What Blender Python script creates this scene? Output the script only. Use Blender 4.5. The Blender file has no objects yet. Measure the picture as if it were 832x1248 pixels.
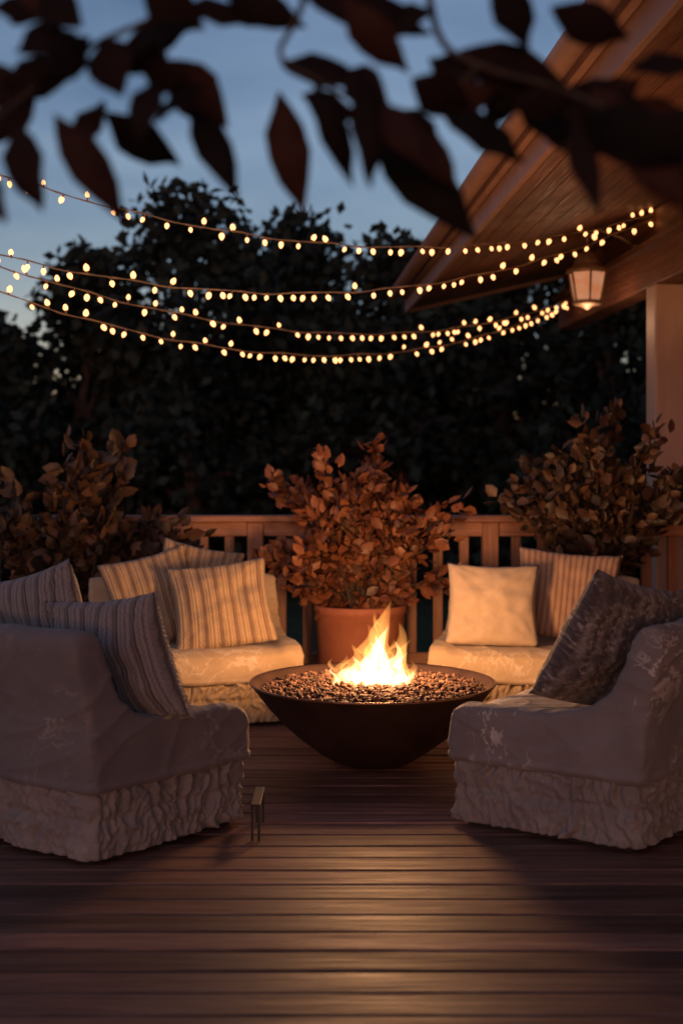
import bpy, bmesh, math, random
import numpy as np
from mathutils import Vector, Matrix, noise as mnoise
random.seed(4); rng=np.random.default_rng(4)
S=bpy.context.scene
S.view_settings.view_transform='Standard'; S.view_settings.look='None'; S.view_settings.exposure=0
col=S.collection
R=math.radians

# ------------------------------------------------------------------ helpers
def empty(name,loc=(0,0,0),rz=0):
    o=bpy.data.objects.new(name,None); o.location=loc; o.rotation_euler=(0,0,rz); col.objects.link(o); o.empty_display_size=.1; return o
def obj(name,me,mat=None,parent=None,smooth=False):
    o=bpy.data.objects.new(name,me); col.objects.link(o)
    if mat: me.materials.append(mat)
    if parent: o.parent=parent
    if smooth: me.polygons.foreach_set('use_smooth',[True]*len(me.polygons))
    return o
def mesh(name,v,f):
    me=bpy.data.meshes.new(name); me.from_pydata([tuple(p) for p in v],[],f); me.update(); return me
class MB:
    """mesh builder collecting boxes / tubes / lathes"""
    def __init__(s): s.v=[]; s.f=[]
    def add(s,v,f):
        n=len(s.v); s.v.extend([tuple(p) for p in v]); s.f.extend([tuple(i+n for i in q) for q in f])
    def box(s,x0,x1,y0,y1,z0,z1,M=None,b=0.0):
        if b<=0:
            v=[(x,y,z) for z in (z0,z1) for y in (y0,y1) for x in (x0,x1)]
            f=[(0,2,3,1),(4,5,7,6),(0,1,5,4),(2,6,7,3),(0,4,6,2),(1,3,7,5)]
        else:
            bm=bmesh.new(); bmesh.ops.create_cube(bm,size=1)
            for q in bm.verts: q.co=Vector(((x0+x1)/2+q.co.x*(x1-x0),(y0+y1)/2+q.co.y*(y1-y0),(z0+z1)/2+q.co.z*(z1-z0)))
            bmesh.ops.bevel(bm,geom=bm.edges[:],offset=b,segments=1,affect='EDGES')
            bm.verts.index_update(); v=[tuple(q.co) for q in bm.verts]; f=[tuple(q.index for q in g.verts) for g in bm.faces]; bm.free()
        if M: v=[tuple(M@Vector(p)) for p in v]
        s.add(v,f)
    def tube(s,pts,rad,n=8,cap=True):
        pts=[Vector(p) for p in pts]
        if not hasattr(rad,'__len__'): rad=[rad]*len(pts)
        v=[];f=[]; up=Vector((0,0,1)); prev=None
        for i,p in enumerate(pts):
            t=(pts[min(i+1,len(pts)-1)]-pts[max(i-1,0)]).normalized()
            if prev is None:
                a=t.cross(up if abs(t.z)<.9 else Vector((1,0,0))).normalized()
            else:
                a=(prev-t*prev.dot(t)).normalized()
            prev=a; b=t.cross(a)
            for k in range(n):
                th=2*math.pi*k/n; v.append(p+(a*math.cos(th)+b*math.sin(th))*rad[i])
        for i in range(len(pts)-1):
            for k in range(n):
                k2=(k+1)%n; f.append((i*n+k,i*n+k2,(i+1)*n+k2,(i+1)*n+k))
        if cap: f.append(tuple(range(n))[::-1]); f.append(tuple(range((len(pts)-1)*n,len(pts)*n)))
        s.add(v,f)
    def lathe(s,prof,c=(0,0,0),n=48,rot=0):
        v=[];f=[]
        for r,z in prof:
            for k in range(n):
                th=2*math.pi*k/n+rot; v.append((c[0]+r*math.cos(th),c[1]+r*math.sin(th),c[2]+z))
        for i in range(len(prof)-1):
            for k in range(n):
                k2=(k+1)%n; f.append((i*n+k,i*n+k2,(i+1)*n+k2,(i+1)*n+k))
        s.add(v,f)
    def obj(s,name,mat,parent=None,smooth=False):
        return obj(name,mesh(name,s.v,s.f),mat,parent,smooth)

# ------------------------------------------------------------------ materials
def newmat(name):
    m=bpy.data.materials.new(name); m.use_nodes=True; nt=m.node_tree; return m,nt,nt.nodes['Principled BSDF']
def ramp(nt,fac,stops,interp='LINEAR'):
    n=nt.nodes.new('ShaderNodeValToRGB'); n.color_ramp.interpolation=interp
    e=n.color_ramp.elements
    while len(e)<len(stops): e.new(.5)
    for q,(p,c) in zip(e,stops): q.position=p; q.color=(*c,1) if len(c)==3 else c
    nt.links.new(fac,n.inputs[0]); return n.outputs[0]
def coords(nt,kind='Object',scale=(1,1,1),rot=(0,0,0)):
    tc=nt.nodes.new('ShaderNodeTexCoord'); mp=nt.nodes.new('ShaderNodeMapping')
    mp.inputs['Scale'].default_value=scale; mp.inputs['Rotation'].default_value=rot
    nt.links.new(tc.outputs[kind],mp.inputs[0]); return mp.outputs[0]
def noise(nt,vec,scale,detail=4,rough=.55,dist=0):
    n=nt.nodes.new('ShaderNodeTexNoise'); n.inputs['Scale'].default_value=scale; n.inputs['Detail'].default_value=detail
    n.inputs['Roughness'].default_value=rough; n.inputs['Distortion'].default_value=dist
    nt.links.new(vec,n.inputs['Vector']); return n.outputs[0]
def mixc(nt,fac,a,b,mode='MIX'):
    n=nt.nodes.new('ShaderNodeMix'); n.data_type='RGBA'; n.blend_type=mode
    for s,x in ((0,fac),(6,a),(7,b)):
        if isinstance(x,(int,float)): n.inputs[s].default_value=x
        elif isinstance(x,tuple): n.inputs[s].default_value=(*x,1)
        else: nt.links.new(x,n.inputs[s])
    return n.outputs[2]
def math_(nt,op,a,b=None):
    n=nt.nodes.new('ShaderNodeMath'); n.operation=op
    for i,x in enumerate((a,b)):
        if x is None: continue
        if isinstance(x,(int,float)): n.inputs[i].default_value=x
        else: nt.links.new(x,n.inputs[i])
    return n.outputs[0]
def bump(nt,b,h,strength=.4,dist=.01):
    n=nt.nodes.new('ShaderNodeBump'); n.inputs['Strength'].default_value=strength; n.inputs['Distance'].default_value=dist
    nt.links.new(h,n.inputs['Height']); nt.links.new(n.outputs[0],b.inputs['Normal'])
def island(nt): return nt.nodes.new('ShaderNodeNewGeometry').outputs['Random Per Island']

def simple(name,c1,c2,scale=8,rough=.6,bs=.3,bd=.005,stretch=(1,1,1),metal=0,detail=5,rot=(0,0,0)):
    m,nt,b=newmat(name); v=coords(nt,'Object',stretch,rot); n=noise(nt,v,scale,detail)
    nt.links.new(ramp(nt,n,[(.3,c1),(.7,c2)]),b.inputs['Base Color']); b.inputs['Roughness'].default_value=rough
    b.inputs['Metallic'].default_value=metal; bump(nt,b,n,bs,bd); return m

def wood(name,c1,c2,c3,axis='X',rough=(.35,.6),grain=1.0,bs=.35,var=.5,spec=.5):
    m,nt,b=newmat(name)
    st={'X':(.7,14,14),'Y':(14,.7,14),'Z':(14,14,.7)}[axis]
    isl=island(nt)
    v=coords(nt,'Object',st); add=nt.nodes.new('ShaderNodeVectorMath'); add.operation='ADD'
    cmb=nt.nodes.new('ShaderNodeCombineXYZ'); off=math_(nt,'MULTIPLY',isl,37.0)
    for i in range(3): nt.links.new(off,cmb.inputs[i])
    nt.links.new(v,add.inputs[0]); nt.links.new(cmb.outputs[0],add.inputs[1]); vv=add.outputs[0]
    g=noise(nt,vv,2.2*grain,7,.62,.4); f=noise(nt,vv,11*grain,3,.6)
    base=ramp(nt,g,[(.25,c1),(.5,c2),(.75,c3)])
    iv=ramp(nt,isl,[(0,(1-var,)*3),(1,(1+var*.5,)*3)])
    base=mixc(nt,1.0,base,iv,'MULTIPLY')
    big=noise(nt,coords(nt,'Object',(1,1,1)),1.6,4)
    base=mixc(nt,.8,base,ramp(nt,big,[(.3,(.62,.6,.6)),(.7,(1.15,1.15,1.15))]),'MULTIPLY')
    base=mixc(nt,.5,base,ramp(nt,f,[(.35,(.45,.45,.45)),(.6,(1.1,1.1,1.1))]),'MULTIPLY')
    nt.links.new(base,b.inputs['Base Color'])
    mr=nt.nodes.new('ShaderNodeMapRange'); mr.inputs[3].default_value=rough[0]; mr.inputs[4].default_value=rough[1]
    mr.inputs[1].default_value=.3; mr.inputs[2].default_value=.7
    nt.links.new(noise(nt,vv,3.0,4),mr.inputs[0]); nt.links.new(mr.outputs[0],b.inputs['Roughness'])
    b.inputs['Specular IOR Level'].default_value=spec
    h=math_(nt,'ADD',g,math_(nt,'MULTIPLY',f,.6)); bump(nt,b,h,bs,.006); return m

def leafmat(name,stops,rough=.5,trans=.15,spec=.5):
    m,nt,b=newmat(name); c=ramp(nt,island(nt),stops)
    n=noise(nt,coords(nt),25,3); c=mixc(nt,.6,c,ramp(nt,n,[(.3,(.6,.6,.6)),(.7,(1.25,1.2,1.15))]),'MULTIPLY')
    nt.links.new(c,b.inputs['Base Color']); b.inputs['Roughness'].default_value=rough; b.inputs['Specular IOR Level'].default_value=spec
    tr=nt.nodes.new('ShaderNodeBsdfTranslucent'); nt.links.new(c,tr.inputs[0])
    mx=nt.nodes.new('ShaderNodeMixShader'); mx.inputs[0].default_value=trans
    nt.links.new(b.outputs[0],mx.inputs[1]); nt.links.new(tr.outputs[0],mx.inputs[2])
    nt.links.new(mx.outputs[0],nt.nodes['Material Output'].inputs[0]); return m

def fabric(name,c1,c2,cw,rough=.85,patch=.5,bs=.5):
    """slip-cover linen: mottled base, worn pale creases, weave"""
    m,nt,b=newmat(name); v=coords(nt)
    n=noise(nt,v,5,6,.6); base=ramp(nt,n,[(.3,c1),(.7,c2)])
    w=noise(nt,v,2.6,9,.68,.5); cr=ramp(nt,w,[(.485,(0,0,0)),(.5,(1,1,1)),(.515,(0,0,0)),(.60,(0,0,0)),(.61,(.8,.8,.8)),(.66,(.6,.6,.6)),(.67,(0,0,0))])
    k=noise(nt,v,2.3,3); mk=ramp(nt,k,[(.5,(0,0,0)),(.58,(1,1,1))])
    fac=math_(nt,'MULTIPLY',math_(nt,'MULTIPLY',cr,mk),patch)
    base=mixc(nt,fac,base,cw)
    wx=nt.nodes.new('ShaderNodeTexWave'); wx.bands_direction='DIAGONAL'; wx.inputs['Scale'].default_value=110; wx.inputs['Distortion'].default_value=1.5
    nt.links.new(v,wx.inputs[0])
    base=mixc(nt,.35,base,ramp(nt,wx.outputs[1],[(0,(.7,.7,.7)),(1,(1.1,1.1,1.1))]),'MULTIPLY')
    nt.links.new(base,b.inputs['Base Color']); b.inputs['Roughness'].default_value=rough
    b.inputs['Sheen Weight'].default_value=.1
    wr=noise(nt,coords(nt,'Object',(1,1,2.2),(.3,.5,0)),11,3,.5,1.0); h=math_(nt,'ADD',math_(nt,'MULTIPLY',wr,.6),math_(nt,'MULTIPLY',wx.outputs[1],.06))
    bump(nt,b,h,bs,.02); return m

def pillowmat(name,base,dark,light,kind):
    m,nt,b=newmat(name)
    tc=nt.nodes.new('ShaderNodeTexCoord'); sp=nt.nodes.new('ShaderNodeSeparateXYZ'); nt.links.new(tc.outputs['UV'],sp.inputs[0])
    U,V=sp.outputs[0],sp.outputs[1]
    nz=noise(nt,tc.outputs['UV'],9,4)
    Uw=math_(nt,'ADD',U,math_(nt,'MULTIPLY',nz,.012))
    fr=lambda x,k: math_(nt,'FRACT',math_(nt,'MULTIPLY',x,k))
    tri=lambda x,k: math_(nt,'ABSOLUTE',math_(nt,'SUBTRACT',fr(x,k),.5))
    thread=math_(nt,'MULTIPLY',tri(V,90),tri(U,90))
    if kind=='bands':
        zig=math_(nt,'ADD',Uw,math_(nt,'MULTIPLY',tri(V,22),.022))
        wide=ramp(nt,fr(Uw,6.5),[(0,(0,0,0)),(.1,(1,1,1)),(.2,(0,0,0)),(.45,(.0,.0,.0)),(.5,(.8,.8,.8)),(.55,(0,0,0)),(.85,(0,0,0)),(.9,(1,1,1))])
        fine=ramp(nt,fr(zig,26),[(0,(0,0,0)),(.5,(1,1,1)),(1,(0,0,0))])
        c=mixc(nt,math_(nt,'MULTIPLY',fine,.65),base,light); c=mixc(nt,math_(nt,'MULTIPLY',wide,.85),c,dark)
        h=math_(nt,'ADD',fine,wide)
    elif kind=='pin':
        fine=ramp(nt,fr(Uw,17),[(.0,(0,0,0)),(.45,(0,0,0)),(.6,(1,1,1)),(.9,(1,1,1)),(1,(0,0,0))])
        c=mixc(nt,math_(nt,'MULTIPLY',fine,.65),base,dark); h=fine
    elif kind=='zig':
        zig=math_(nt,'ADD',Uw,math_(nt,'MULTIPLY',tri(V,14),.05))
        fine=ramp(nt,fr(zig,9),[(0,(0,0,0)),(.5,(1,1,1)),(1,(0,0,0))])
        n2=noise(nt,tc.outputs['UV'],30,4); n3=noise(nt,tc.outputs['UV'],6,3)
        c=mixc(nt,fine,dark,base); c=mixc(nt,ramp(nt,n2,[(.5,(0,0,0)),(.65,(.8,.8,.8))]),c,light); c=mixc(nt,ramp(nt,n3,[(.45,(0,0,0)),(.62,(.8,.8,.8))]),c,dark)
        h=math_(nt,'ADD',fine,n2)
    else:
        n2=noise(nt,tc.outputs['UV'],60,2); c=mixc(nt,n2,base,light); h=math_(nt,'ADD',thread,n2)
    c=mixc(nt,.5,c,ramp(nt,nz,[(.3,(.78,.78,.78)),(.7,(1.1,1.1,1.1))]),'MULTIPLY')
    nt.links.new(c,b.inputs['Base Color']); b.inputs['Roughness'].default_value=.9; b.inputs['Sheen Weight'].default_value=.15
    bump(nt,b,math_(nt,'ADD',h,math_(nt,'MULTIPLY',thread,2)),.55,.006); return m

def emis(name,c,s,base=(.8,.7,.5)):
    m,nt,b=newmat(name); b.inputs['Base Color'].default_value=(*base,1)
    b.inputs['Emission Color'].default_value=(*c,1); b.inputs['Emission Strength'].default_value=s; return m

DECK=wood('deck_wood',(.095,.042,.032),(.24,.115,.084),(.38,.215,.16),'X',(.44,.70),bs=.7,var=.55,spec=.38)
RAILW=wood('rail_wood',(.28,.12,.062),(.40,.19,.11),(.48,.26,.16),'Z',(.45,.65),var=.2)
RAILX=wood('rail_cap_wood',(.28,.12,.062),(.40,.19,.11),(.48,.26,.16),'X',(.4,.6),var=.2)
SOFF=wood('soffit_wood',(.16,.062,.042),(.24,.104,.068),(.32,.15,.10),'Y',(.45,.7),var=.3)
POSTW=simple('painted_post',(.48,.36,.31),(.58,.45,.40),5,.55,.2,.004,(3,3,.4))
TRIM=simple('painted_trim',(.30,.17,.14),(.38,.22,.18),4,.5,.2,.004)
TERRA=simple('terracotta',(.32,.105,.055),(.45,.17,.088),6,.75,.3,.004)
BRONZE=simple('dark_bronze_steel',(.040,.023,.018),(.080,.046,.035),6,.48,.2,.003,metal=.4)
BLACK=simple('black_iron',(.012,.012,.012),(.025,.022,.020),9,.6,.2,.002,metal=.2)
BARK=simple('bark',(.03,.022,.017),(.075,.055,.04),9,.9,.8,.02,(3,3,.6))
GRASS=simple('grass',(.02,.035,.012),(.045,.065,.025),1.3,.95,.8,.05)
WALL=simple('house_siding_paint',(.30,.20,.15),(.38,.26,.20),3,.7,.2,.004)
SHING=simple('roof_shingle',(.04,.035,.033),(.08,.07,.065),6,.9,.5,.01)
SOIL=simple('soil',(.02,.013,.009),(.05,.032,.022),30,.95,.8,.02)
LEAF_R=leafmat('russet_leaves',[(0,(.085,.032,.018)),(.35,(.20,.070,.034)),(.7,(.31,.125,.062)),(1,(.12,.062,.03))],.5,.12)
LEAF_O=leafmat('olive_leaves',[(0,(.03,.024,.015)),(.5,(.078,.048,.028)),(1,(.15,.078,.045))],.5,.1)
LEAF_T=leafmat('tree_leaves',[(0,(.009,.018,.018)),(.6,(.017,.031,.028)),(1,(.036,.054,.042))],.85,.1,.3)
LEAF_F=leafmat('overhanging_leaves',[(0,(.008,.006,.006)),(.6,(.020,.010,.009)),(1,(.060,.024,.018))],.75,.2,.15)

# ------------------------------------------------------------------ leaves
LT=np.array([(0,0,0),(0,.33,-.04),(0,.7,-.03),(0,1,.03),(-.42,.33,.08),(-.34,.7,.08),(.42,.33,.08),(.34,.7,.08)])
LF=[(0,1,4),(4,1,2,5),(5,2,3),(0,6,1),(6,7,2,1),(7,3,2)]
QT=np.array([(0,0,0),(-.5,.5,.05),(0,1,0),(.5,.5,.05)]); QF=[(0,3,2,1)]
def leaves(P,D,Wd,L,Wi,T=LT,F=LF):
    P=np.asarray(P,float); D=np.asarray(D,float); D/=np.linalg.norm(D,axis=1,keepdims=True)
    Wd=np.asarray(Wd,float); Wd=Wd-(Wd*D).sum(1,keepdims=True)*D; Wd/=np.linalg.norm(Wd,axis=1,keepdims=True)
    Nn=np.cross(Wd,D); L=np.asarray(L)[:,None,None]; Wi=np.asarray(Wi)[:,None,None]
    V=P[:,None]+Wd[:,None]*T[None,:,0:1]*Wi+D[:,None]*T[None,:,1:2]*L+Nn[:,None]*T[None,:,2:3]*L
    return V.reshape(-1,3),(len(P),len(T),F)
def leafobj(name,VF,mat,parent=None,smooth=False):
    V,(cnt,n,F)=VF
    me=bpy.data.meshes.new(name); me.vertices.add(len(V)); me.vertices.foreach_set('co',V.astype(np.float32).ravel())
    fl=np.array([k for q in F for k in q]); fs=np.array([len(q) for q in F]); o=np.arange(cnt)*n
    li=(o[:,None]+fl[None]).ravel(); tot=np.tile(fs,cnt); st=np.concatenate([[0],np.cumsum(tot)[:-1]])
    me.loops.add(len(li)); me.loops.foreach_set('vertex_index',li.astype(np.int32))
    me.polygons.add(len(tot)); me.polygons.foreach_set('loop_start',st.astype(np.int32)); 
    me.update(calc_edges=True); me.validate()
    return obj(name,me,mat,parent,smooth)

# ------------------------------------------------------------------ world / sky
w=bpy.data.worlds.new('World'); S.world=w; w.use_nodes=True; nt=w.node_tree; bg=nt.nodes['Background']
sky=nt.nodes.new('ShaderNodeTexSky'); sky.sky_type='NISHITA'; sky.sun_disc=False
sky.sun_elevation=R(4.0); sky.sun_rotation=R(190); sky.air_density=1.0; sky.dust_density=.6; sky.ozone_density=4.0
tc=nt.nodes.new('ShaderNodeTexCoord'); mp=nt.nodes.new('ShaderNodeMapping'); mp.inputs['Scale'].default_value=(1,1,2.6)
nt.links.new(tc.outputs['Generated'],mp.inputs[0])
cl=noise(nt,mp.outputs[0],2.6,6,.5,.3)
clf=ramp(nt,cl,[(.36,(0,0,0)),(.62,(.9,.9,.9))])
sk=mixc(nt,1.0,sky.outputs[0],(1.85,1.03,.88),'MULTIPLY')
sk=mixc(nt,clf,sk,mixc(nt,1.0,sky.outputs[0],(4.3,1.95,1.40),'MULTIPLY'))
nt.links.new(sk,bg.inputs[0]); bg.inputs[1].default_value=.135
sd=bpy.data.lights.new('sun','SUN'); sd.energy=.08; sd.angle=R(25); sd.color=(.92,.88,.95)
so=bpy.data.objects.new('sun',sd); so.rotation_euler=(R(62),0,R(-20)); col.objects.link(so)

# ------------------------------------------------------------------ ground
def gz(x,y):
    d=max(0,y-26); return -.75+min(d*.10,3.0)+.12*mnoise.noise(Vector((x*.15,y*.15,0)))
xs=[-260,-120,-60,-30]+[i*3 for i in range(-8,9)]+[30,60,120,260]; ys=[-120,-60,-30,-12,-4,0,4,8,11,14,17,20,23,26,29,32,38,46,60,90,150,300,600]
v=[(x,y,gz(x,y)) for y in ys for x in xs]; nx=len(xs)
f=[(j*nx+i,j*nx+i+1,(j+1)*nx+i+1,(j+1)*nx+i) for j in range(len(ys)-1) for i in range(nx-1)]
obj('ground',mesh('ground',v,f),GRASS,smooth=True)

# ------------------------------------------------------------------ deck
deck=empty('wooden_deck')
b=MB(); y=-2.5; pitch=.142; X0,X1=-4.6,5.0
while y<8.28:
    cuts=[X0,random.choice([random.uniform(-3.6,-1.9),random.uniform(2.0,3.6)]),X1]
    for a,c2 in zip(cuts[:-1],cuts[1:]):
        dz=random.uniform(-.002,.002)
        b.box(a+.0006,c2-.0006,y,y+pitch-random.uniform(.010,.015),-.03+dz,dz,b=.004)
    y+=pitch
b.obj('deck_boards',DECK,deck)
b=MB(); x=X0+.1
while x<X1: b.box(x,x+.05,-2.5,8.25,-.2,-.034); x+=.5
b.box(X0,X1,8.27,8.31,-.3,-.035); b.box(X0-.04,X0-.002,-2.5,8.31,-.3,-.035)
for x in (-4.4,-2,.5,3,4.8):
    for yy in (-2.3,3,8.1): b.box(x,x+.12,yy,yy+.12,-1.0,-.201)
b.obj('deck_joists',simple('joist_wood',(.03,.02,.014),(.06,.04,.03)),deck)
# ------------------------------------------------------------------ railing
rail=empty('deck_railing'); RY=8.14
b=MB(); b.box(-4.55,4.9,RY-.075,RY+.075,.99,1.03,b=.006); b.box(-4.55,4.9,RY-.022,RY+.022,.90,.988,b=.004); b.box(-4.55,4.9,RY-.022,RY+.022,.10,.17,b=.004)
b.obj('top_rail',RAILX,rail)
b=MB(); x=-4.45
k=0
while x<4.85:
    if k%9==6: b.box(x-.05,x+.05,RY-.05,RY+.05,0,.988,b=.005)
    else: b.box(x-.03,x+.03,RY-.021,RY+.021,.171,.899,b=.003)
    x+=.163; k+=1
b.obj('balusters',RAILW,rail)
b=MB(); b.box(-4.6,-4.46,-2.4,8.06,.99,1.03,b=.006); b.box(-4.55,-4.51,-2.4,8.1,.10,.17)
yy=-2.3
while yy<8: b.box(-4.55,-4.51,yy,yy+.05,.171,.989); yy+=.16
b.obj('side_rail',RAILW,rail)

# ------------------------------------------------------------------ house
house=empty('wooden_house',(2.15,8.6,0),R(3))
EX,EZ,SL=-1.35,2.78,.23
ridge=4.2
b=MB(); x=EX
while x<ridge:   # tongue and groove soffit boards
    x2=min(x+.14,ridge); z1=EZ+SL*(x-EX); z2=EZ+SL*(x2-.006-EX)
    vv=[(x,-9,z1),(x2-.006,-9,z2),(x2-.006,3.45,z2),(x,3.45,z1),(x,-9,z1+.02),(x2-.006,-9,z2+.02),(x2-.006,3.45,z2+.02),(x,3.45,z1+.02)]
    b.add(vv,[(0,3,2,1),(4,5,6,7),(0,1,5,4),(1,2,6,5),(2,3,7,6),(3,0,4,7)]); x=x2
b.obj('soffit_boards',SOFF,house)
def slope_box(b,x0,x1,y0,y1,t0,t1):
    z=lambda x:EZ+SL*(x-EX)
    vv=[(x0,y0,z(x0)+t0),(x1,y0,z(x1)+t0),(x1,y1,z(x1)+t0),(x0,y1,z(x0)+t0),(x0,y0,z(x0)+t1),(x1,y0,z(x1)+t1),(x1,y1,z(x1)+t1),(x0,y1,z(x0)+t1)]
    b.add(vv,[(0,3,2,1),(4,5,6,7),(0,1,5,4),(1,2,6,5),(2,3,7,6),(3,0,4,7)])
b=MB(); slope_box(b,EX-.06,ridge,-9.02,3.47,.18,.22)
zr=EZ+SL*(ridge-EX)
b.add([(ridge,-9.02,zr+.18),(ridge+5.6,-9.02,EZ+.18),(ridge+5.6,3.47,EZ+.18),(ridge,3.47,zr+.18),(ridge,-9.02,zr+.22),(ridge+5.6,-9.02,EZ+.22),(ridge+5.6,3.47,EZ+.22),(ridge,3.47,zr+.22)],[(0,3,2,1),(4,5,6,7),(0,1,5,4),(1,2,6,5),(2,3,7,6),(3,0,4,7)])
b.obj('shingle_roof',SHING,house)
b=MB(); b.box(EX-.035,EX-.003,-9,3.45,EZ-.035,EZ+.178,b=.004)
b.box(EX-.075,EX-.037,-9,3.45,EZ+.09,EZ+.178,b=.004)
slope_box(b,EX-.035,ridge,3.452,3.485,-.03,.178)
b.obj('fascia_boards',TRIM,house)
b=MB()   # gutter
pts=[]
for k in range(9):
    th=math.pi*k/8; pts.append((EX-.135-.055*math.cos(th),EZ+.15-.06*math.sin(th)))
vv=[];ff=[]
for yy in (-9,3.45):
    for p in pts: vv.append((p[0],yy,p[1]))
for k in range(8): ff.append((k,k+1,9+k+1,9+k))
b.add(vv,ff); b.obj('gutter',TRIM,house,True)
b=MB(); b.box(-.09,.09,-8.6,2.85,2.54,2.82,b=.008)
b.obj('porch_beam',SOFF,house)
b=MB(); b.box(-.03,.03,-8.6,2.85,2.823,EZ+SL*(0.03-EX)-.03)
yy=-8.4
while yy<3.3:
    slope_box(b,.035,3.2,yy,yy+.07,-.16,-.003); yy+=.8
b.box(-.16,-.091,-8.6,2.8,2.78,2.82)
b.obj('rafters',SOFF,house)
b=MB()
for yy in (0,-3.6,-7.2):
    b.box(-.105,.105,yy-.105,yy+.105,0 if yy<-.5 else -.75,2.538,b=.01)
    b.box(-.135,.135,yy-.135,yy+.135,.001,.18,b=.01)
b.obj('porch_posts',POSTW,house)
b=MB(); b.box(1.5,1.62,-8.8,3.2,-.75,3.35)
z=-.7
while z<3.3: b.box(1.482,1.502,-8.8,3.2,z,z+.135,b=.003); z+=.15
b.box(1.62,7,3.1,3.2,-.75,3.3); b.box(1.62,7,-8.8,-8.7,-.75,3.3); b.box(6.9,7,-8.7,3.1,-.75,3.0)
b.obj('siding_walls',WALL,house)
b=MB()
for y0,y1,z0,z1 in ((-1.6,-.2,1.0,2.2),(.9,2.1,1.0,2.2),(-4.4,-3.4,.02,2.15)):
    b.box(1.43,1.479,y0-.08,y0,z0-.08,z1+.08); b.box(1.43,1.479,y1,y1+.08,z0-.08,z1+.08); b.box(1.43,1.479,y0,y1,z1,z1+.08); b.box(1.43,1.479,y0,y1,z0-.08,z0)
    b.box(1.44,1.479,(y0+y1)/2-.02,(y0+y1)/2+.02,z0,z1)
b.obj('window_frames',POSTW,house)
b=MB()
for y0,y1,z0,z1 in ((-1.6,-.2,1.0,2.2),(.9,2.1,1.0,2.2),(-4.4,-3.4,.02,2.15)): b.box(1.465,1.478,y0,y1,z0,z1)
g,ntg,bg_=newmat('dark_glass'); bg_.inputs['Base Color'].default_value=(.01,.012,.015,1); bg_.inputs['Roughness'].default_value=.06
nn=noise(ntg,coords(ntg),2,2); bump(ntg,bg_,nn,.05,.01)
b.obj('window_panes',g,house)
# ------------------------------------------------------------------ lantern
lan=empty('wall_lantern',(1.74,9.2,2.62))
b=MB(); r2=math.pi/6
b.lathe([(.0,.30),(.022,.295),(.034,.27),(.020,.25),(.045,.24),(.075,.21),(.095,.16),(.10,.14),(.145,.110),(.150,.09),(.135,.085)],n=24)
for k in range(6):
    th=r2+k*math.pi/3; c,s=math.cos(th),math.sin(th)
    b.tube([(.138*c,.138*s,.095),(.098*c,.098*s,-.115)],.008,6)
b.lathe([(.10,-.11),(.106,-.125),(.09,-.14),(.04,-.15),(.02,-.165),(.0,-.175)],n=24)
b.tube([(.0,.0,.29),(.0,.0,.36),(.10,.0,.39),(.24,.0,.34),(.34,.0,.28)],.012,8)
b.lathe([(.03,0),(.03,.02)],(.34,0,.26),12)
b.obj('lantern_frame',simple('aged_copper',(.26,.18,.13),(.42,.30,.22),10,.45,.2,.002,metal=.4),lan,True)
m,nt,bs_=newmat('lit_frosted_glass'); bs_.inputs['Base Color'].default_value=(.45,.34,.26,1)
gn=noise(nt,coords(nt),14,3); nt.links.new(ramp(nt,gn,[(.35,(1,.30,.12)),(.7,(1,.52,.30))]),bs_.inputs['Emission Color']); bs_.inputs['Emission Strength'].default_value=.40
b=MB(); b.lathe([(.130,.085),(.092,-.11)],n=6,rot=r2)
b.obj('lantern_glass',m,lan)
ld=bpy.data.lights.new('lantern_light','POINT'); ld.energy=4; ld.color=(1,.52,.28); ld.shadow_soft_size=.08
lo=bpy.data.objects.new('lantern_light',ld); lo.location=(0,0,-.27); lo.parent=lan; col.objects.link(lo)

# ------------------------------------------------------------------ string lights
BULB=emis('warm_bulb',(1,.42,.15),3.2,(.9,.7,.5)); WIRE=simple('string_wire',(.22,.15,.09),(.34,.24,.15),20,.6,.1,.001)
def strand(p0,p1,sag,seed):
    rr=random.Random(seed); p0=Vector(p0); p1=Vector(p1); root=empty('string_lights')
    n=60; pts=[]
    for i in range(n+1):
        t=i/n; p=p0.lerp(p1,t); p.z-=4*sag*t*(1-t); p.z+=.006*math.sin(i*.9+seed); pts.append(p)
    b=MB(); b.tube(pts,.003,5)
    b.tube([p+Vector((0,.005*math.sin(i*1.7),.005*math.cos(i*1.7))) for i,p in enumerate(pts)],.0025,5)
    L=sum((pts[i+1]-pts[i]).length for i in range(n)); bb=MB(); s=rr.uniform(0,.1)
    while s<L:
        t=s/L; p=p0.lerp(p1,t); p.z-=4*sag*t*(1-t)
        a=rr.uniform(-.6,.6); up=-1 if rr.random()<.78 else 1
        d=Vector((math.sin(a),rr.uniform(-.4,.4),up*math.cos(a))).normalized()
        b.tube([p,p+d*.020],[.004,.006],6)
        q=p+d*.030; rot=d.to_track_quat('Z','Y').to_matrix()
        pr=[(0.0005,-.014),(.009,-.011),(.0130,-.002),(.0125,.006),(.008,.015),(.0005,.021)]
        v0=len(bb.v); bb.lathe(pr,(0,0,0),8)
        k=rr.uniform(.85,1.2)
        for i in range(v0,len(bb.v)): bb.v[i]=tuple(rot@(Vector(bb.v[i])*k)+q)
        s+=rr.choice([.07,.085,.11,.13])
    b.obj('wire',WIRE,root); bb.obj('bulbs',BULB,root,True)
strand((-2.12,6.37,2.93),(2.14,8.76,3.05),.36,1)
strand((-2.12,6.37,2.50),(2.14,8.76,3.03),.41,2)
strand((-2.12,6.37,2.36),(1.90,10.8,2.70),.46,3)
strand((-2.12,6.37,2.48),(1.90,10.8,2.72),.38,5)
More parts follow.
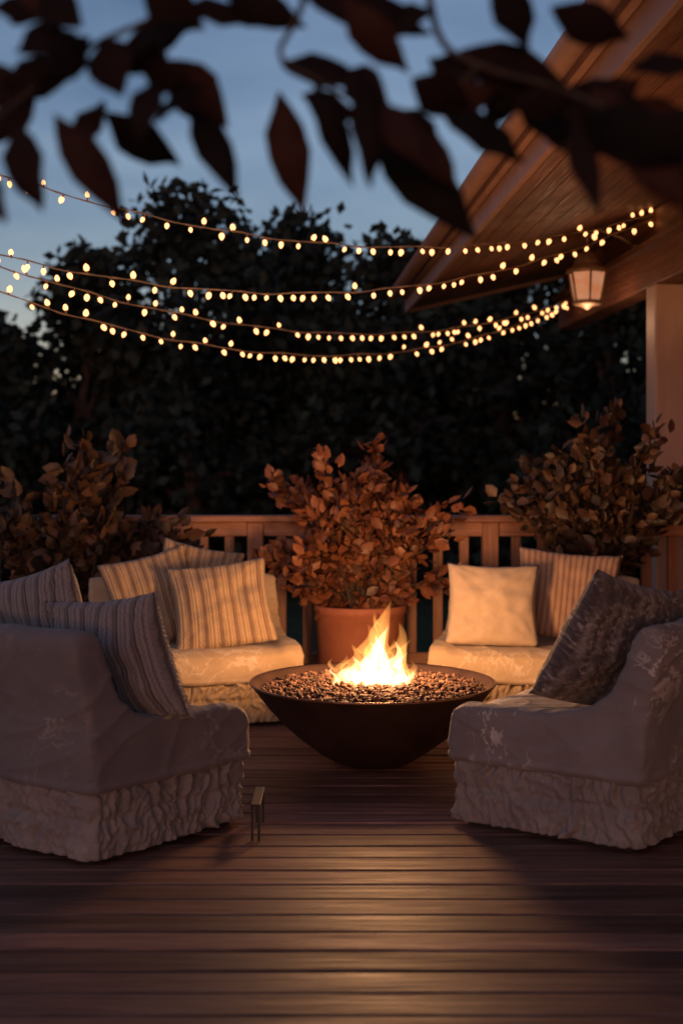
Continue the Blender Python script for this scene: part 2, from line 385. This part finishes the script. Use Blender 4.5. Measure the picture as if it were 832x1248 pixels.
b=MB(); b.tube([(-2.16,6.36,0),(-2.16,6.36,3.02)],.035,10); b.lathe([(.0,.05),(.03,.04),(.045,.01),(.036,0)],(-2.16,6.36,3.01),12)
b.lathe([(.12,0),(.12,.03),(.04,.05)],(-2.16,6.36,.002),16)
b.obj('string_light_pole',BLACK)
# ------------------------------------------------------------------ fire bowl
FX,FY=.14,5.85
bowl=empty('fire_bowl',(FX,FY,0))
out=[(.0,.004),(.12,.004),(.15,.010),(.185,.024),(.25,.064),(.33,.125),(.40,.188),(.47,.264),(.52,.330),(.549,.366)]
prof=out+[(.551,.371),(.546,.374),(.534,.372),(.52,.36),(.47,.32),(.30,.28),(0,.28)]
b=MB(); b.lathe(prof,n=96); b.obj('steel_bowl',BRONZE,bowl,True)
b=MB(); b.lathe([(.545,.3745),(.552,.3755),(.554,.371),(.552,.366)],n=96); b.obj('rolled_rim',simple('worn_copper_rim',(.16,.09,.06),(.28,.16,.10),20,.35,.1,.001,metal=.9),bowl,True)
b=MB()
ico=bmesh.new(); bmesh.ops.create_icosphere(ico,subdivisions=1,radius=1); iv=[q.co.copy() for q in ico.verts]; jf=[tuple(q.index for q in g.verts) for g in ico.faces]; ico.free()
for i in range(2600):
    r=.508*math.sqrt(random.random()); th=random.uniform(0,6.283); s=random.uniform(.006,.015)
    z=.339+.018*(1-(r/.5)**2)+random.uniform(-.010,.012)
    sc=Vector((random.uniform(.7,1.3),random.uniform(.7,1.3),random.uniform(.6,1)))
    c0=Vector((r*math.cos(th),r*math.sin(th),z))
    b.add([c0+Vector((q.x*sc.x,q.y*sc.y,q.z*sc.z))*s*random.uniform(.6,1.4) for q in iv],jf)
b.lathe([(.508,.327),(.3,.337),(0,.342)],n=32)
m,nt,bs_=newmat('lava_rock'); nt.links.new(ramp(nt,island(nt),[(0,(.022,.012,.009)),(.5,(.07,.034,.023)),(1,(.18,.095,.062))]),bs_.inputs['Base Color']); bs_.inputs['Roughness'].default_value=.9
bump(nt,bs_,noise(nt,coords(nt),80,3),.5,.004)
b.obj('lava_rocks',m,bowl)

def volmat(name,c,s):
    m=bpy.data.materials.new(name); m.use_nodes=True; nt=m.node_tree; nt.nodes.remove(nt.nodes['Principled BSDF'])
    e=nt.nodes.new('ShaderNodeEmission'); e.inputs[0].default_value=(*c,1); e.inputs[1].default_value=s
    nt.links.new(e.outputs[0],nt.nodes['Material Output'].inputs['Volume']); return m
F1=volmat('flame_outer',(1,.38,.085),19); F2=volmat('flame_inner',(1,.62,.28),62)
def tongue(b,x,y,h,r,lx,ly,ph,sc=1.0,z0=.34):
    n=14; rings=26; v=[];f=[]
    for i in range(rings):
        t=i/(rings-1)
        rad=r*sc*(.62+.38*math.sin(min(t*3.2,1.0)*math.pi/2))*(1-t**1.7)**.9*(1+.20*math.sin(t*11+ph))+.0006
        cx=x+lx*t**1.6+.024*math.sin(t*7.5+ph)*t; cy=y+ly*t**1.6+.016*math.cos(t*6+ph*2)*t
        for k in range(n):
            th=2*math.pi*k/n+ph+t*1.6; e=1+.30*math.sin(2*th+ph)+.16*math.sin(3*th+t*9)
            v.append((cx+rad*e*math.cos(th),cy+rad*e*math.sin(th),z0+t*h*(.92+.08*sc)))
    for i in range(rings-1):
        for k in range(n):
            k2=(k+1)%n; f.append((i*n+k,i*n+k2,(i+1)*n+k2,(i+1)*n+k))
    f.append(tuple(range(n))[::-1]); f.append(tuple(range((rings-1)*n,rings*n))); b.add(v,f)
T=[(.03,0,.40,.058,.03,0,.3),(.00,.02,.29,.058,-.03,.02,1.7),(.085,-.01,.30,.052,.05,0,2.6),(.05,.03,.34,.046,-.02,.0,4.1),
   (-.06,-.01,.20,.050,-.01,.01,3.3),(-.12,.01,.15,.036,-.02,0,.9),(-.165,.0,.14,.026,-.015,0,5.1),(.125,.02,.22,.040,.035,.02,5.9),
   (.155,-.02,.13,.032,.02,0,2.2),(-.02,-.04,.22,.050,.02,-.01,4.9),(.06,-.04,.23,.050,.015,-.01,1.1),(-.09,.05,.18,.044,0,.0,2.0),(.10,-.05,.16,.040,.01,0,3.9),(-.07,-.05,.13,.036,0,0,.2)]
fire=empty('fire_flames',(FX,FY,0))
b=MB(); [tongue(b,*t) for t in T]; b.obj('flame_outer_body',F1,fire,True)
b=MB(); [tongue(b,t[0],t[1],t[2]*.74,t[3],t[4]*.6,t[5],t[6],.64) for t in T]; b.obj('flame_inner_body',F2,fire,True)
for i,(z,e,r) in enumerate(((.50,40,.08),(.70,50,.12))):
    l=bpy.data.lights.new('fire_light','POINT'); l.energy=e; l.color=(1,.47,.19); l.shadow_soft_size=r
    o=bpy.data.objects.new('fire_light',l); o.location=(.03,0,z); o.parent=fire; col.objects.link(o)
# ------------------------------------------------------------------ chairs
WING=[(0,.25),(-.02,.5),(-.075,.71),(-.080,.765),(-.055,.80),(-.01,.80),(.025,.76),(.060,.65),(.11,.555),(.20,.49),(.36,.458),(.60,.460),(.70,.452),(.738,.425),(.752,.36),(.752,.25)]
SEAT=[(0,.25),(-.02,.5),(-.075,.71),(-.080,.765),(-.055,.80),(-.01,.80),(.02,.76),(.045,.65),(.07,.55),(.11,.445),(.35,.425),(.60,.432),(.69,.428),(.735,.40),(.75,.34),(.752,.25)]
def inset(p,d):
    cy,cz=.36,.40; o=[]
    for y,z in p:
        o.append((y+(cy-y)/.4*d, max(z+(-d if z>.3 else 0),.25)))
    return o
def chair(loc,a,W,fm,sm,zs=1.0,seed=0):
    root=empty('armchair',loc,a)
    h=W/2
    secs=[(-h,inset(WING,.018)),(-h+.010,inset(WING,.005)),(-h+.03,WING),(-h+.09,WING),(-h+.13,SEAT),(0,SEAT),(h-.13,SEAT),(h-.09,WING),(h-.03,WING),(h-.010,inset(WING,.005)),(h,inset(WING,.018))]
    v=[];f=[];n=len(SEAT)
    for x,p in secs: v+=[(x,y,z) for y,z in p]
    for i in range(len(secs)-1):
        for k in range(n):
            k2=(k+1)%n; f.append((i*n+k,i*n+k2,(i+1)*n+k2,(i+1)*n+k))
    f.append(tuple(range(n))); f.append(tuple(range((len(secs)-1)*n,len(secs)*n))[::-1])
    me=mesh('tmp',v,f); o=obj('tmp',me)
    bm=bmesh.new(); bm.from_mesh(me); bmesh.ops.recalc_face_normals(bm,faces=bm.faces); bm.to_mesh(me); bm.free()
    r=o.modifiers.new('r','REMESH'); r.mode='VOXEL'; r.voxel_size=.016
    s=o.modifiers.new('s','SMOOTH'); s.iterations=3; s.factor=.5
    s=o.modifiers.new('u','SUBSURF'); s.levels=1; s.render_levels=1
    dg=bpy.context.evaluated_depsgraph_get(); me2=bpy.data.meshes.new_from_object(o.evaluated_get(dg)); bpy.data.objects.remove(o)
    me2.name='upholstery'
    nv=len(me2.vertices); CO=np.zeros(nv*3,np.float32); NO=np.zeros(nv*3,np.float32)
    me2.vertices.foreach_get('co',CO); me2.vertex_normals.foreach_get('vector',NO)
    CO=CO.reshape(-1,3); NO=NO.reshape(-1,3); OUT=CO.copy(); nz_=mnoise.noise
    for i,((x,y,z),nrm) in enumerate(zip(CO.tolist(),NO.tolist())):
        p=Vector((x*3+seed*7,y*3,z*3)); d=.005*nz_(p)
        # long pulled folds in the slip-cover
        d+=.0065*(1-abs(nz_(Vector((x*2.2+y*2.2+seed,z*7-x*3-y*2,y*1.2)))))**9
        d+=.0045*(1-abs(nz_(Vector((x*3.5-z*2+seed*3,y*3.5+z*6,z*2)))))**11
        if abs(x)>h-.03 or y>.735 or y<.01:
            if z<.280: d+=.007      # welt at the lower hem
        if abs(abs(x)-(h-.012))<.008 and z>.30: d+=.0035   # piping
        bow=.05*(1-(x/h)**2)*max(0,1-y/.3)
        OUT[i]=(x+nrm[0]*d,y+nrm[1]*d-bow,(z+nrm[2]*d)*zs)
    me2.vertices.foreach_set('co',OUT.ravel()); me2.update(); obj('upholstery',me2,fm,root,True)
    # ruched skirt
    hw,y0,y1,rc=h-.018,.016,.735,.035
    segs=[]
    def arc(cx,cy,a0):
        for k in range(7):
            th=a0+math.pi/2*k/7; segs.append((cx+rc*math.cos(th),cy+rc*math.sin(th)))
    arc(hw-rc,y1-rc,0); arc(-hw+rc,y1-rc,math.pi/2); arc(-hw+rc,y0+rc,math.pi); arc(hw-rc,y0+rc,1.5*math.pi)
    segs.append(segs[0]); dens=[]
    for (ax,ay),(bx,by) in zip(segs[:-1],segs[1:]):
        L=math.hypot(bx-ax,by-ay); m=max(1,int(L/.004))
        for k in range(m): dens.append((ax+(bx-ax)*k/m,ay+(by-ay)*k/m,(by-ay)/L,-(bx-ax)/L))
    nr=44; v=[];f=[];n=len(dens); acc=0; px,py=dens[0][:2]; ul=[]
    for d_ in dens: acc+=math.hypot(d_[0]-px,d_[1]-py); px,py=d_[:2]; ul.append(acc)
    for j in range(nr):
        t=j/(nr-1); z=.020+t*.238
        top=math.exp(-((t-1)/.28)**2); bot=math.exp(-(t/.2)**2); mid=math.exp(-((t-.55)/.07)**2)
        for i,(x,y,nx_,ny_) in enumerate(dens):
            by=-.05*(1-min(1,(x/h)**2))*max(0,1-y/.3) if y<.3 else 0
            u=ul[i]
            wob=nz_(Vector((u*5,z*9,5+seed)))
            g=nz_(Vector((u*34+wob*2.6,z*5,seed)))               # fine vertical gathers
            g2=(1-abs(nz_(Vector((u*19+wob*2+z*7,z*9,3+seed)))))**5 # crumple ridges
            g3=(1-abs(nz_(Vector((u*32-z*12,z*18,8+seed)))))**5
            d=.021*g*(top+bot*.9+.55)+.014*g2+.009*g3-.009*mid-.008-(.012 if j in (0,nr-1) else 0)
            v.append((x+nx_*d,y+ny_*d+by,(z+(.004*wob if j!=nr-1 else 0))*zs))
    for j in range(nr-1):
        for i in range(n):
            i2=(i+1)%n; f.append((j*n+i,j*n+i2,(j+1)*n+i2,(j+1)*n+i))
    obj('ruched_skirt',mesh('ruched_skirt',v,f),sm,root,True)
    b=MB(); b.box(-h+.06,h-.06,.05,.69,.001,.03*zs); b.obj('plinth',BLACK,root)
    return root
F_GREY=fabric('grey_linen',(.135,.119,.126),(.185,.165,.173),(.38,.36,.355),patch=.6,bs=.28)
F_GREY2=fabric('grey_linen_worn',(.165,.145,.150),(.23,.205,.206),(.58,.55,.53),patch=1.0,bs=.28)
F_SK=fabric('grey_skirt_linen',(.175,.156,.156),(.26,.235,.23),(.38,.36,.34),patch=.2,bs=.35)
F_CR=fabric('cream_linen',(.42,.30,.17),(.54,.40,.25),(.75,.65,.5),patch=.6,bs=.28)
F_CRS=fabric('cream_skirt_linen',(.38,.27,.15),(.52,.38,.23),(.7,.6,.45),patch=.4,bs=.35)
chair((-1.126,4.557,0),R(-40),.80,F_GREY,F_SK,1,1)
chair((1.255,4.80,0),R(57),.86,F_GREY2,F_SK,1,2)
chair((-.888,7.33,0),R(194.5),1.05,F_CR,F_CRS,.9,3)
chair((1.138,7.33,0),R(165.5),1.05,F_CR,F_CRS,.9,4)
# ------------------------------------------------------------------ pillows
def pillow(c,w,h,t,yaw,lean,roll,mat,seed=0,fringe=False):
    n=36; v=[];uv=[];f=[]
    idx={}
    for side in (0,1):
        for j in range(n+1):
            for i in range(n+1):
                edge=i in(0,n) or j in (0,n)
                if edge and side==1: idx[(1,i,j)]=idx[(0,i,j)]; continue
                u=2*i/n-1; q=2*j/n-1
                x=w/2*u*(1-.085*(1-q*q)); z=h/2*q*(1-.085*(1-u*u))
                th=t/2*((1-u*u)*(1-q*q))**.42
                nn=mnoise.noise(Vector((u*1.6+seed*5,q*1.6,side*4)))*.03+mnoise.noise(Vector((u*4+seed,q*4,side*7)))*.012
                corner=abs(u*q)
                cr=.006*math.sin(math.atan2(1.0001-abs(q),1.0001-abs(u))*14)*corner
                if not edge: th+=nn*(1-max(abs(u),abs(q))**4)+cr
                z-=.02*(1-q)*0.5*(1-u*u)
                y=-th if side==0 else th
                if edge: y=.006*math.sin(i*.8+j*.9+seed)
                idx[(side,i,j)]=len(v); v.append((x,y,z)); uv.append((i/n,j/n))
    for side in (0,1):
        for j in range(n):
            for i in range(n):
                q=[idx[(side,i,j)],idx[(side,i+1,j)],idx[(side,i+1,j+1)],idx[(side,i,j+1)]]
                f.append(tuple(q if side==0 else q[::-1]))
    me=mesh('throw_pillow',v,f); ul=me.uv_layers.new(name='UVMap')
    li=np.zeros(len(me.loops),np.int32); me.loops.foreach_get('vertex_index',li); ul.data.foreach_set('uv',np.array(uv,np.float32)[li].ravel())
    o=obj('throw_pillow',me,mat,None,True)
    o.matrix_world=Matrix.Translation(c)@Matrix.Rotation(yaw,4,'Z')@Matrix.Rotation(lean,4,'X')@Matrix.Rotation(roll,4,'Y')
    if fringe:
        b=MB()
        for s in (-1,1):
            for k in range(70):
                q=-1+2*k/69; x=s*w/2*(1-.085*(1-q*q)); z=h/2*q
                b.tube([(x-s*.004,0,z),(x+s*.012,random.uniform(-.006,.006),z-.004),(x+s*.024,random.uniform(-.01,.01),z-.012)],[.0025,.002,.0012],4)
        fo=b.obj('fringe',mat,o)
    return o
P_TAN=pillowmat('tan_banded_weave',(.40,.27,.155),(.17,.09,.055),(.54,.40,.26),'bands')
P_CREAM=pillowmat('cream_weave',(.50,.38,.26),(.3,.2,.1),(.60,.47,.33),'plain')
P_PIN=pillowmat('rust_pinstripe',(.42,.28,.19),(.24,.11,.07),(.6,.5,.4),'pin')
P_GREY=pillowmat('grey_banded_weave',(.19,.17,.18),(.06,.05,.055),(.34,.32,.32),'bands')
P_SHAG=pillowmat('grey_quilted_velvet',(.24,.21,.20),(.06,.045,.045),(.42,.38,.36),'zig')
pillow((-1.02,7.02,.625),.49,.50,.17,R(16),R(-16),R(-13),P_TAN,1)
pillow((-.80,7.16,.68),.46,.46,.13,R(8),R(-10),R(12),P_TAN,2)
pillow((-.635,6.87,.61),.54,.47,.18,R(8),R(-24),R(-7),P_TAN,3)
pillow((.80,6.88,.61),.49,.44,.17,R(-6),R(-18),R(1),P_CREAM,4)
pillow((1.22,7.04,.645),.56,.49,.17,R(-10),R(-18),R(5),P_PIN,5)
pillow((-.80,4.61,.665),.52,.46,.18,R(150),R(-16),R(7),P_GREY,6,True)
pillow((-1.12,4.86,.71),.50,.50,.15,R(148),R(-8),R(14),P_GREY,7)
pillow((1.02,4.86,.68),.56,.54,.21,R(-150),R(-26),R(-14),P_SHAG,8)
pillow((1.40,5.02,.69),.52,.48,.18,R(-138),R(-16),R(8),P_SHAG,9)

b=MB(); b.box(-.325,-.290,4.64,4.90,.125,.133,b=.002)
for yy in (4.65,4.89): b.box(-.300,-.291,yy-.005,yy+.005,.001,.124); b.box(-.324,-.315,yy-.005,yy+.005,.001,.124)
b.obj('metal_stand',BLACK)
# ------------------------------------------------------------------ potted shrubs
def shrub(loc,rx,ry,z0,z1,nl,mat,potr,poth,seed,lsize=(.05,.085),potmat=TERRA,nst=46,lo=-.9,kr=(.5,1.2)):
    r=np.random.default_rng(seed); root=empty('potted_shrub',loc)
    b=MB(); b.lathe([(0,.002),(potr*.86,.002),(potr*.88,.02),(potr*.97,poth-.05),(potr,poth-.045),(potr,poth-.004),(potr-.006,poth),(potr-.028,poth),(potr-.03,poth-.05),(0,poth-.05)],n=56)
    b.obj('planter_pot',potmat,root,True)
    b=MB(); b.lathe([(potr-.031,poth-.046),(.1,poth-.035),(0,poth-.03)],n=24); b.obj('soil',SOIL,root)
    b=MB(); P=[];D=[];Wd=[];L=[];Wi=[]
    zc=(z0+z1)/2; hz=(z1-z0)/2
    per=nl//nst
    for s in range(nst):
        th=r.uniform(0,6.283); ph=math.acos(r.uniform(lo,1)); k=r.uniform(*kr)
        tip=np.array([rx*math.sin(ph)*math.cos(th)*k,ry*math.sin(ph)*math.sin(th)*k,zc+hz*math.cos(ph)*k])
        base=np.array([r.uniform(-.06,.06),r.uniform(-.06,.06),poth-.05])
        mid=base*.45+tip*.55; mid[:2]*=.7; mid[2]+=.05
        pts=[]
        for i in range(8):
            t=i/7; pts.append((1-t)**2*base+2*t*(1-t)*mid+t*t*tip)
        b.tube(pts,[.009-.007*i/7 for i in range(8)],5)
        for q in range(per):
            t=.30+.72*r.random()**.75; t=min(t,1); p=(1-t)**2*base+2*t*(1-t)*mid+t*t*tip
            dirv=(tip-mid); dirv/=np.linalg.norm(dirv)+1e-6
            d=dirv*.7+r.normal(0,.65,3); d[2]+=.12
            P.append(p+r.normal(0,.030,3)); D.append(d); Wd.append(r.normal(0,1,3)); l=r.uniform(*lsize); L.append(l); Wi.append(l*r.uniform(.6,.9))
    b.obj('stems',BARK,root)
    leafobj('foliage',leaves(P,D,Wd,L,Wi),mat,root)
shrub((.11,7.66,0),.52,.36,.54,1.42,2900,LEAF_R,.275,.525,21,(.05,.105),nst=58,kr=(.5,1.28))
shrub((-1.58,7.72,0),.70,.28,.50,1.45,1700,LEAF_O,.25,.45,12,(.07,.13),nst=40)
shrub((1.52,7.72,0),.54,.30,.60,1.58,2200,LEAF_O,.26,.5,13,(.06,.11),nst=46,kr=(.5,1.25))
# ------------------------------------------------------------------ background trees
def tree(x,y,H,cr,nl,seed,z0=-.75,ls=(.16,.30)):
    r=np.random.default_rng(seed); root=empty('leafy_tree',(x,y,0)); b=MB()
    zt=z0+H; tr=.07+H*.018
    tp=[(0,0,z0-.2),(.05,.0,z0+H*.2),(r.uniform(-.2,.2),r.uniform(-.2,.2),z0+H*.5),(r.uniform(-.3,.3),0,z0+H*.8)]
    b.tube(tp,[tr,tr*.8,tr*.55,tr*.15],9)
    C=[]
    nc=38
    for k in range(nc):
        t=r.random()**.8; zz=z0+H*(.14+.82*t); rad=cr*(math.sin(math.pi*(.18+.80*t))**.7)*r.uniform(.2,1)
        th=r.uniform(0,6.283); c=np.array([rad*math.cos(th),rad*math.sin(th),zz]); C.append(c)
        if k%2==0:
            s=np.array([0,0,z0+H*(.15+.55*t)]); b.tube([s,(s+c)/2+np.array([0,0,.15]),c],[tr*.35,tr*.2,.012],6)
    C.append(np.array([0,0,zt-.25*cr]))
    b.obj('trunk_and_limbs',BARK,root)
    C=np.array(C); ci=r.integers(0,len(C),nl); sg=cr*r.uniform(.14,.28,len(C))
    off=r.normal(0,1,(nl,3)); off/=np.linalg.norm(off,axis=1,keepdims=True); off*=(r.random((nl,1))**.5)*1.9
    P=C[ci]+off*sg[ci][:,None]*np.array([1.1,1.1,.8]); D=r.normal(0,1,(nl,3)); D[:,2]-=.3; L=r.uniform(*ls,nl)
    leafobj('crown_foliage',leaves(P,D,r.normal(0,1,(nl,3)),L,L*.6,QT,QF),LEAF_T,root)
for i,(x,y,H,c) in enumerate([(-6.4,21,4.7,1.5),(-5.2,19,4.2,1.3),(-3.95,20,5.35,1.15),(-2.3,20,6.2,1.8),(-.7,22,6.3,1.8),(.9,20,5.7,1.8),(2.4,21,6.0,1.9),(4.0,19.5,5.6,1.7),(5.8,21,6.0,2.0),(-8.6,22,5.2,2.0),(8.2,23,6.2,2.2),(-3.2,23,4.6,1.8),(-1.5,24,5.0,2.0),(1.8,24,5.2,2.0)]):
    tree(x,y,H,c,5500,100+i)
nl=36000; r=np.random.default_rng(77)
cx=r.uniform(-16,16,420); cy=r.uniform(21,29,420); cz=r.uniform(-.6,2.8,420)*(.8+.2*np.sin(cx*1.3)); ci=r.integers(0,420,nl)
off=r.normal(0,.5,(nl,3)); P=np.stack([cx[ci],cy[ci],cz[ci]],1)+off; L=r.uniform(.25,.45,nl)
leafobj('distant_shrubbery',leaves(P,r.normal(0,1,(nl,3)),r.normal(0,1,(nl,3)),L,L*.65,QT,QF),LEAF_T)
# ------------------------------------------------------------------ overhanging tree (near)
ot=empty('overhanging_tree'); b=MB()
def path(pts,r0,r1,n=7,sub=4):
    q=[]; P=[Vector(p) for p in pts]
    for i in range(len(P)-1):
        for k in range(sub):
            t=k/sub; p0=P[max(i-1,0)];p1=P[i];p2=P[i+1];p3=P[min(i+2,len(P)-1)]
            q.append(.5*((2*p1)+(-p0+p2)*t+(2*p0-5*p1+4*p2-p3)*t*t+(-p0+3*p1-3*p2+p3)*t**3))
    q.append(P[-1]); m=len(q)-1
    b.tube(q,[r0+(r1-r0)*i/m for i in range(m+1)],n)
path([(-2.7,1.2,-.75),(-2.65,1.25,.8),(-2.5,1.4,1.8),(-2.6,1.5,3.2)],.11,.06,10)
path([(-2.5,1.4,1.8),(-1.6,1.75,2.25),(-.7,1.95,2.3),(.1,2.0,2.24),(.8,2.0,2.15)],.045,.012,8)
path([(-.1,2.0,2.24),(-.24,1.93,2.04),(-.36,1.9,1.965),(-.49,1.88,1.86),(-.60,1.86,1.76)],.006,.0022)
path([(-.36,1.9,1.965),(-.42,1.9,1.93),(-.50,1.9,1.925)],.003,.0015)
path([(-.30,1.97,2.25),(-.27,1.92,2.0),(-.24,1.9,1.90),(-.2,1.9,1.87)],.005,.002)
path([(-.02,2.0,2.23),(-.06,1.93,2.03),(-.09,1.9,1.95),(-.03,1.9,1.91),(.06,1.9,1.86)],.006,.002)
path([(.12,2.0,2.22),(.14,1.93,2.0),(.2,1.9,1.935),(.32,1.9,1.90),(.42,1.88,1.85),(.55,1.86,1.80)],.0065,.0025)
path([(.20,1.9,1.935),(.15,1.9,1.88),(.13,1.9,1.86)],.003,.0015)
b.obj('trunk_and_twigs',BARK,ot)
LV=[(-.511,1.772,-.461,1.68,.035),(-.469,1.838,-.415,1.70,.055),(-.409,1.85,-.31,1.696,.062),(-.5,1.905,-.38,1.93,.05),(-.355,1.958,-.427,1.874,.055),
(-.343,1.964,-.31,1.87,.06),(-.475,1.982,-.39,2.04,.05),(-.33,1.98,-.235,2.02,.05),(-.355,1.874,-.245,1.81,.06),(-.26,1.958,-.17,1.86,.07),
(-.223,1.886,-.15,1.736,.055),(-.265,1.898,-.285,1.80,.05),(-.24,2.03,-.12,2.01,.05),(-.097,1.916,-.058,1.73,.066),(-.09,1.946,.04,1.91,.055),
(-.037,1.898,.017,1.754,.040),(.03,1.91,.04,1.736,.050),(.047,1.86,.206,1.682,.072),(-.055,2.04,.137,1.985,.07),(0,2.01,.10,1.92,.06),
(.15,1.86,.27,1.79,.06),(.125,1.868,.235,1.91,.05),(.173,1.958,.34,1.91,.08),(.22,2.04,.27,1.95,.06),(.27,1.91,.33,1.808,.06),(.33,1.85,.365,1.70,.040),
(.34,1.85,.5,1.77,.07),(.39,1.83,.50,1.706,.06),(.33,1.91,.46,1.874,.06),(.08,1.88,.15,1.83,.05),(-.45,1.90,-.52,1.82,.05),(-.30,1.93,-.21,1.90,.05),
(.26,1.93,.22,1.86,.05),(.30,2.0,.42,1.97,.06),(-.42,1.99,-.50,2.0,.05),(-.18,2.06,-.05,2.0,.05),(.40,1.88,.54,1.86,.06),(-.36,1.90,-.40,1.80,.05),(.42,1.93,.52,1.92,.05),
(-.38,1.97,-.46,1.93,.06),(-.33,1.92,-.26,1.98,.05),(-.48,1.87,-.52,1.95,.05),(-.22,1.99,-.30,1.93,.05),(-.20,1.90,-.27,1.84,.05),(-.29,2.04,-.20,1.99,.06),(.04,1.98,.14,2.02,.06),
(.20,1.91,.13,1.96,.06),(.24,1.86,.34,1.87,.05),(.36,1.87,.45,1.93,.05),(.30,1.90,.38,1.82,.055),(.0,1.93,.07,1.87,.05),(.10,1.90,.19,1.87,.06),(.40,1.86,.36,1.80,.04),(-.43,2.02,-.36,1.96,.05),
(.05,1.87,.12,1.76,.05),(.10,1.84,.17,1.75,.05),(.44,1.84,.54,1.80,.06),(.46,1.80,.53,1.74,.05),(-.06,1.90,.03,1.86,.05)]
P=[];D=[];Wd=[];L=[];Wi=[]
random.seed(31)
for x0,z0,x1,z1,wd in LV:
    y0=1.9+random.uniform(-.07,.07); d=Vector((x1-x0,random.uniform(-.05,.05),z1-z0)); P.append((x0,y0,z0)); D.append(tuple(d)); L.append(d.length)
    w_=Vector((-(z1-z0),random.uniform(-.10,.10),x1-x0)).normalized(); Wd.append(tuple(w_)); Wi.append(wd*random.uniform(.95,1.25))
for k in range(160):
    t=random.random(); x=-2.4+3.4*t; 
    if -.75<x<.75: z=random.uniform(2.22,2.5)
    else: z=random.uniform(2.0,2.5)
    P.append((x,1.85+random.uniform(-.3,.3),z)); D.append((random.gauss(0,1),random.gauss(0,.6),-.6)); Wd.append((random.gauss(0,1),random.gauss(0,1),random.gauss(0,1))); L.append(random.uniform(.1,.17)); Wi.append(.06)
tt=[0,.12,.3,.5,.7,.86,1]; ww=[.02,.22,.46,.5,.36,.15,0]
T2=[(0,t,-.12*math.sin(t*3)) for t in tt]+[(-w_,t,.06-.12*math.sin(t*3)+.03*math.sin(t*15)) for t,w_ in zip(tt[:-1],ww[:-1])]+[(w_,t,.06-.12*math.sin(t*3)+.03*math.cos(t*13)) for t,w_ in zip(tt[:-1],ww[:-1])]
F2_=[]
for i in range(5): F2_.append((i,i+1,7+i+1,7+i)); F2_.append((i,13+i,13+i+1,i+1))
F2_+= [(5,6,12),(5,18,6)]
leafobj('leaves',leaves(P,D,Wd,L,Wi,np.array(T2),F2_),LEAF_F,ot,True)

# ------------------------------------------------------------------ camera
cd=bpy.data.cameras.new('camera'); cam=bpy.data.objects.new('camera',cd); col.objects.link(cam); S.camera=cam
cam.location=(0,0,1.35); cam.rotation_euler=(R(90),0,0)
cd.sensor_fit='VERTICAL'; cd.sensor_height=36; cd.lens=45.6; cd.shift_y=-.0465; cd.clip_start=.05; cd.clip_end=1500
cd.dof.use_dof=True; cd.dof.focus_distance=5.4; cd.dof.aperture_fstop=1.7
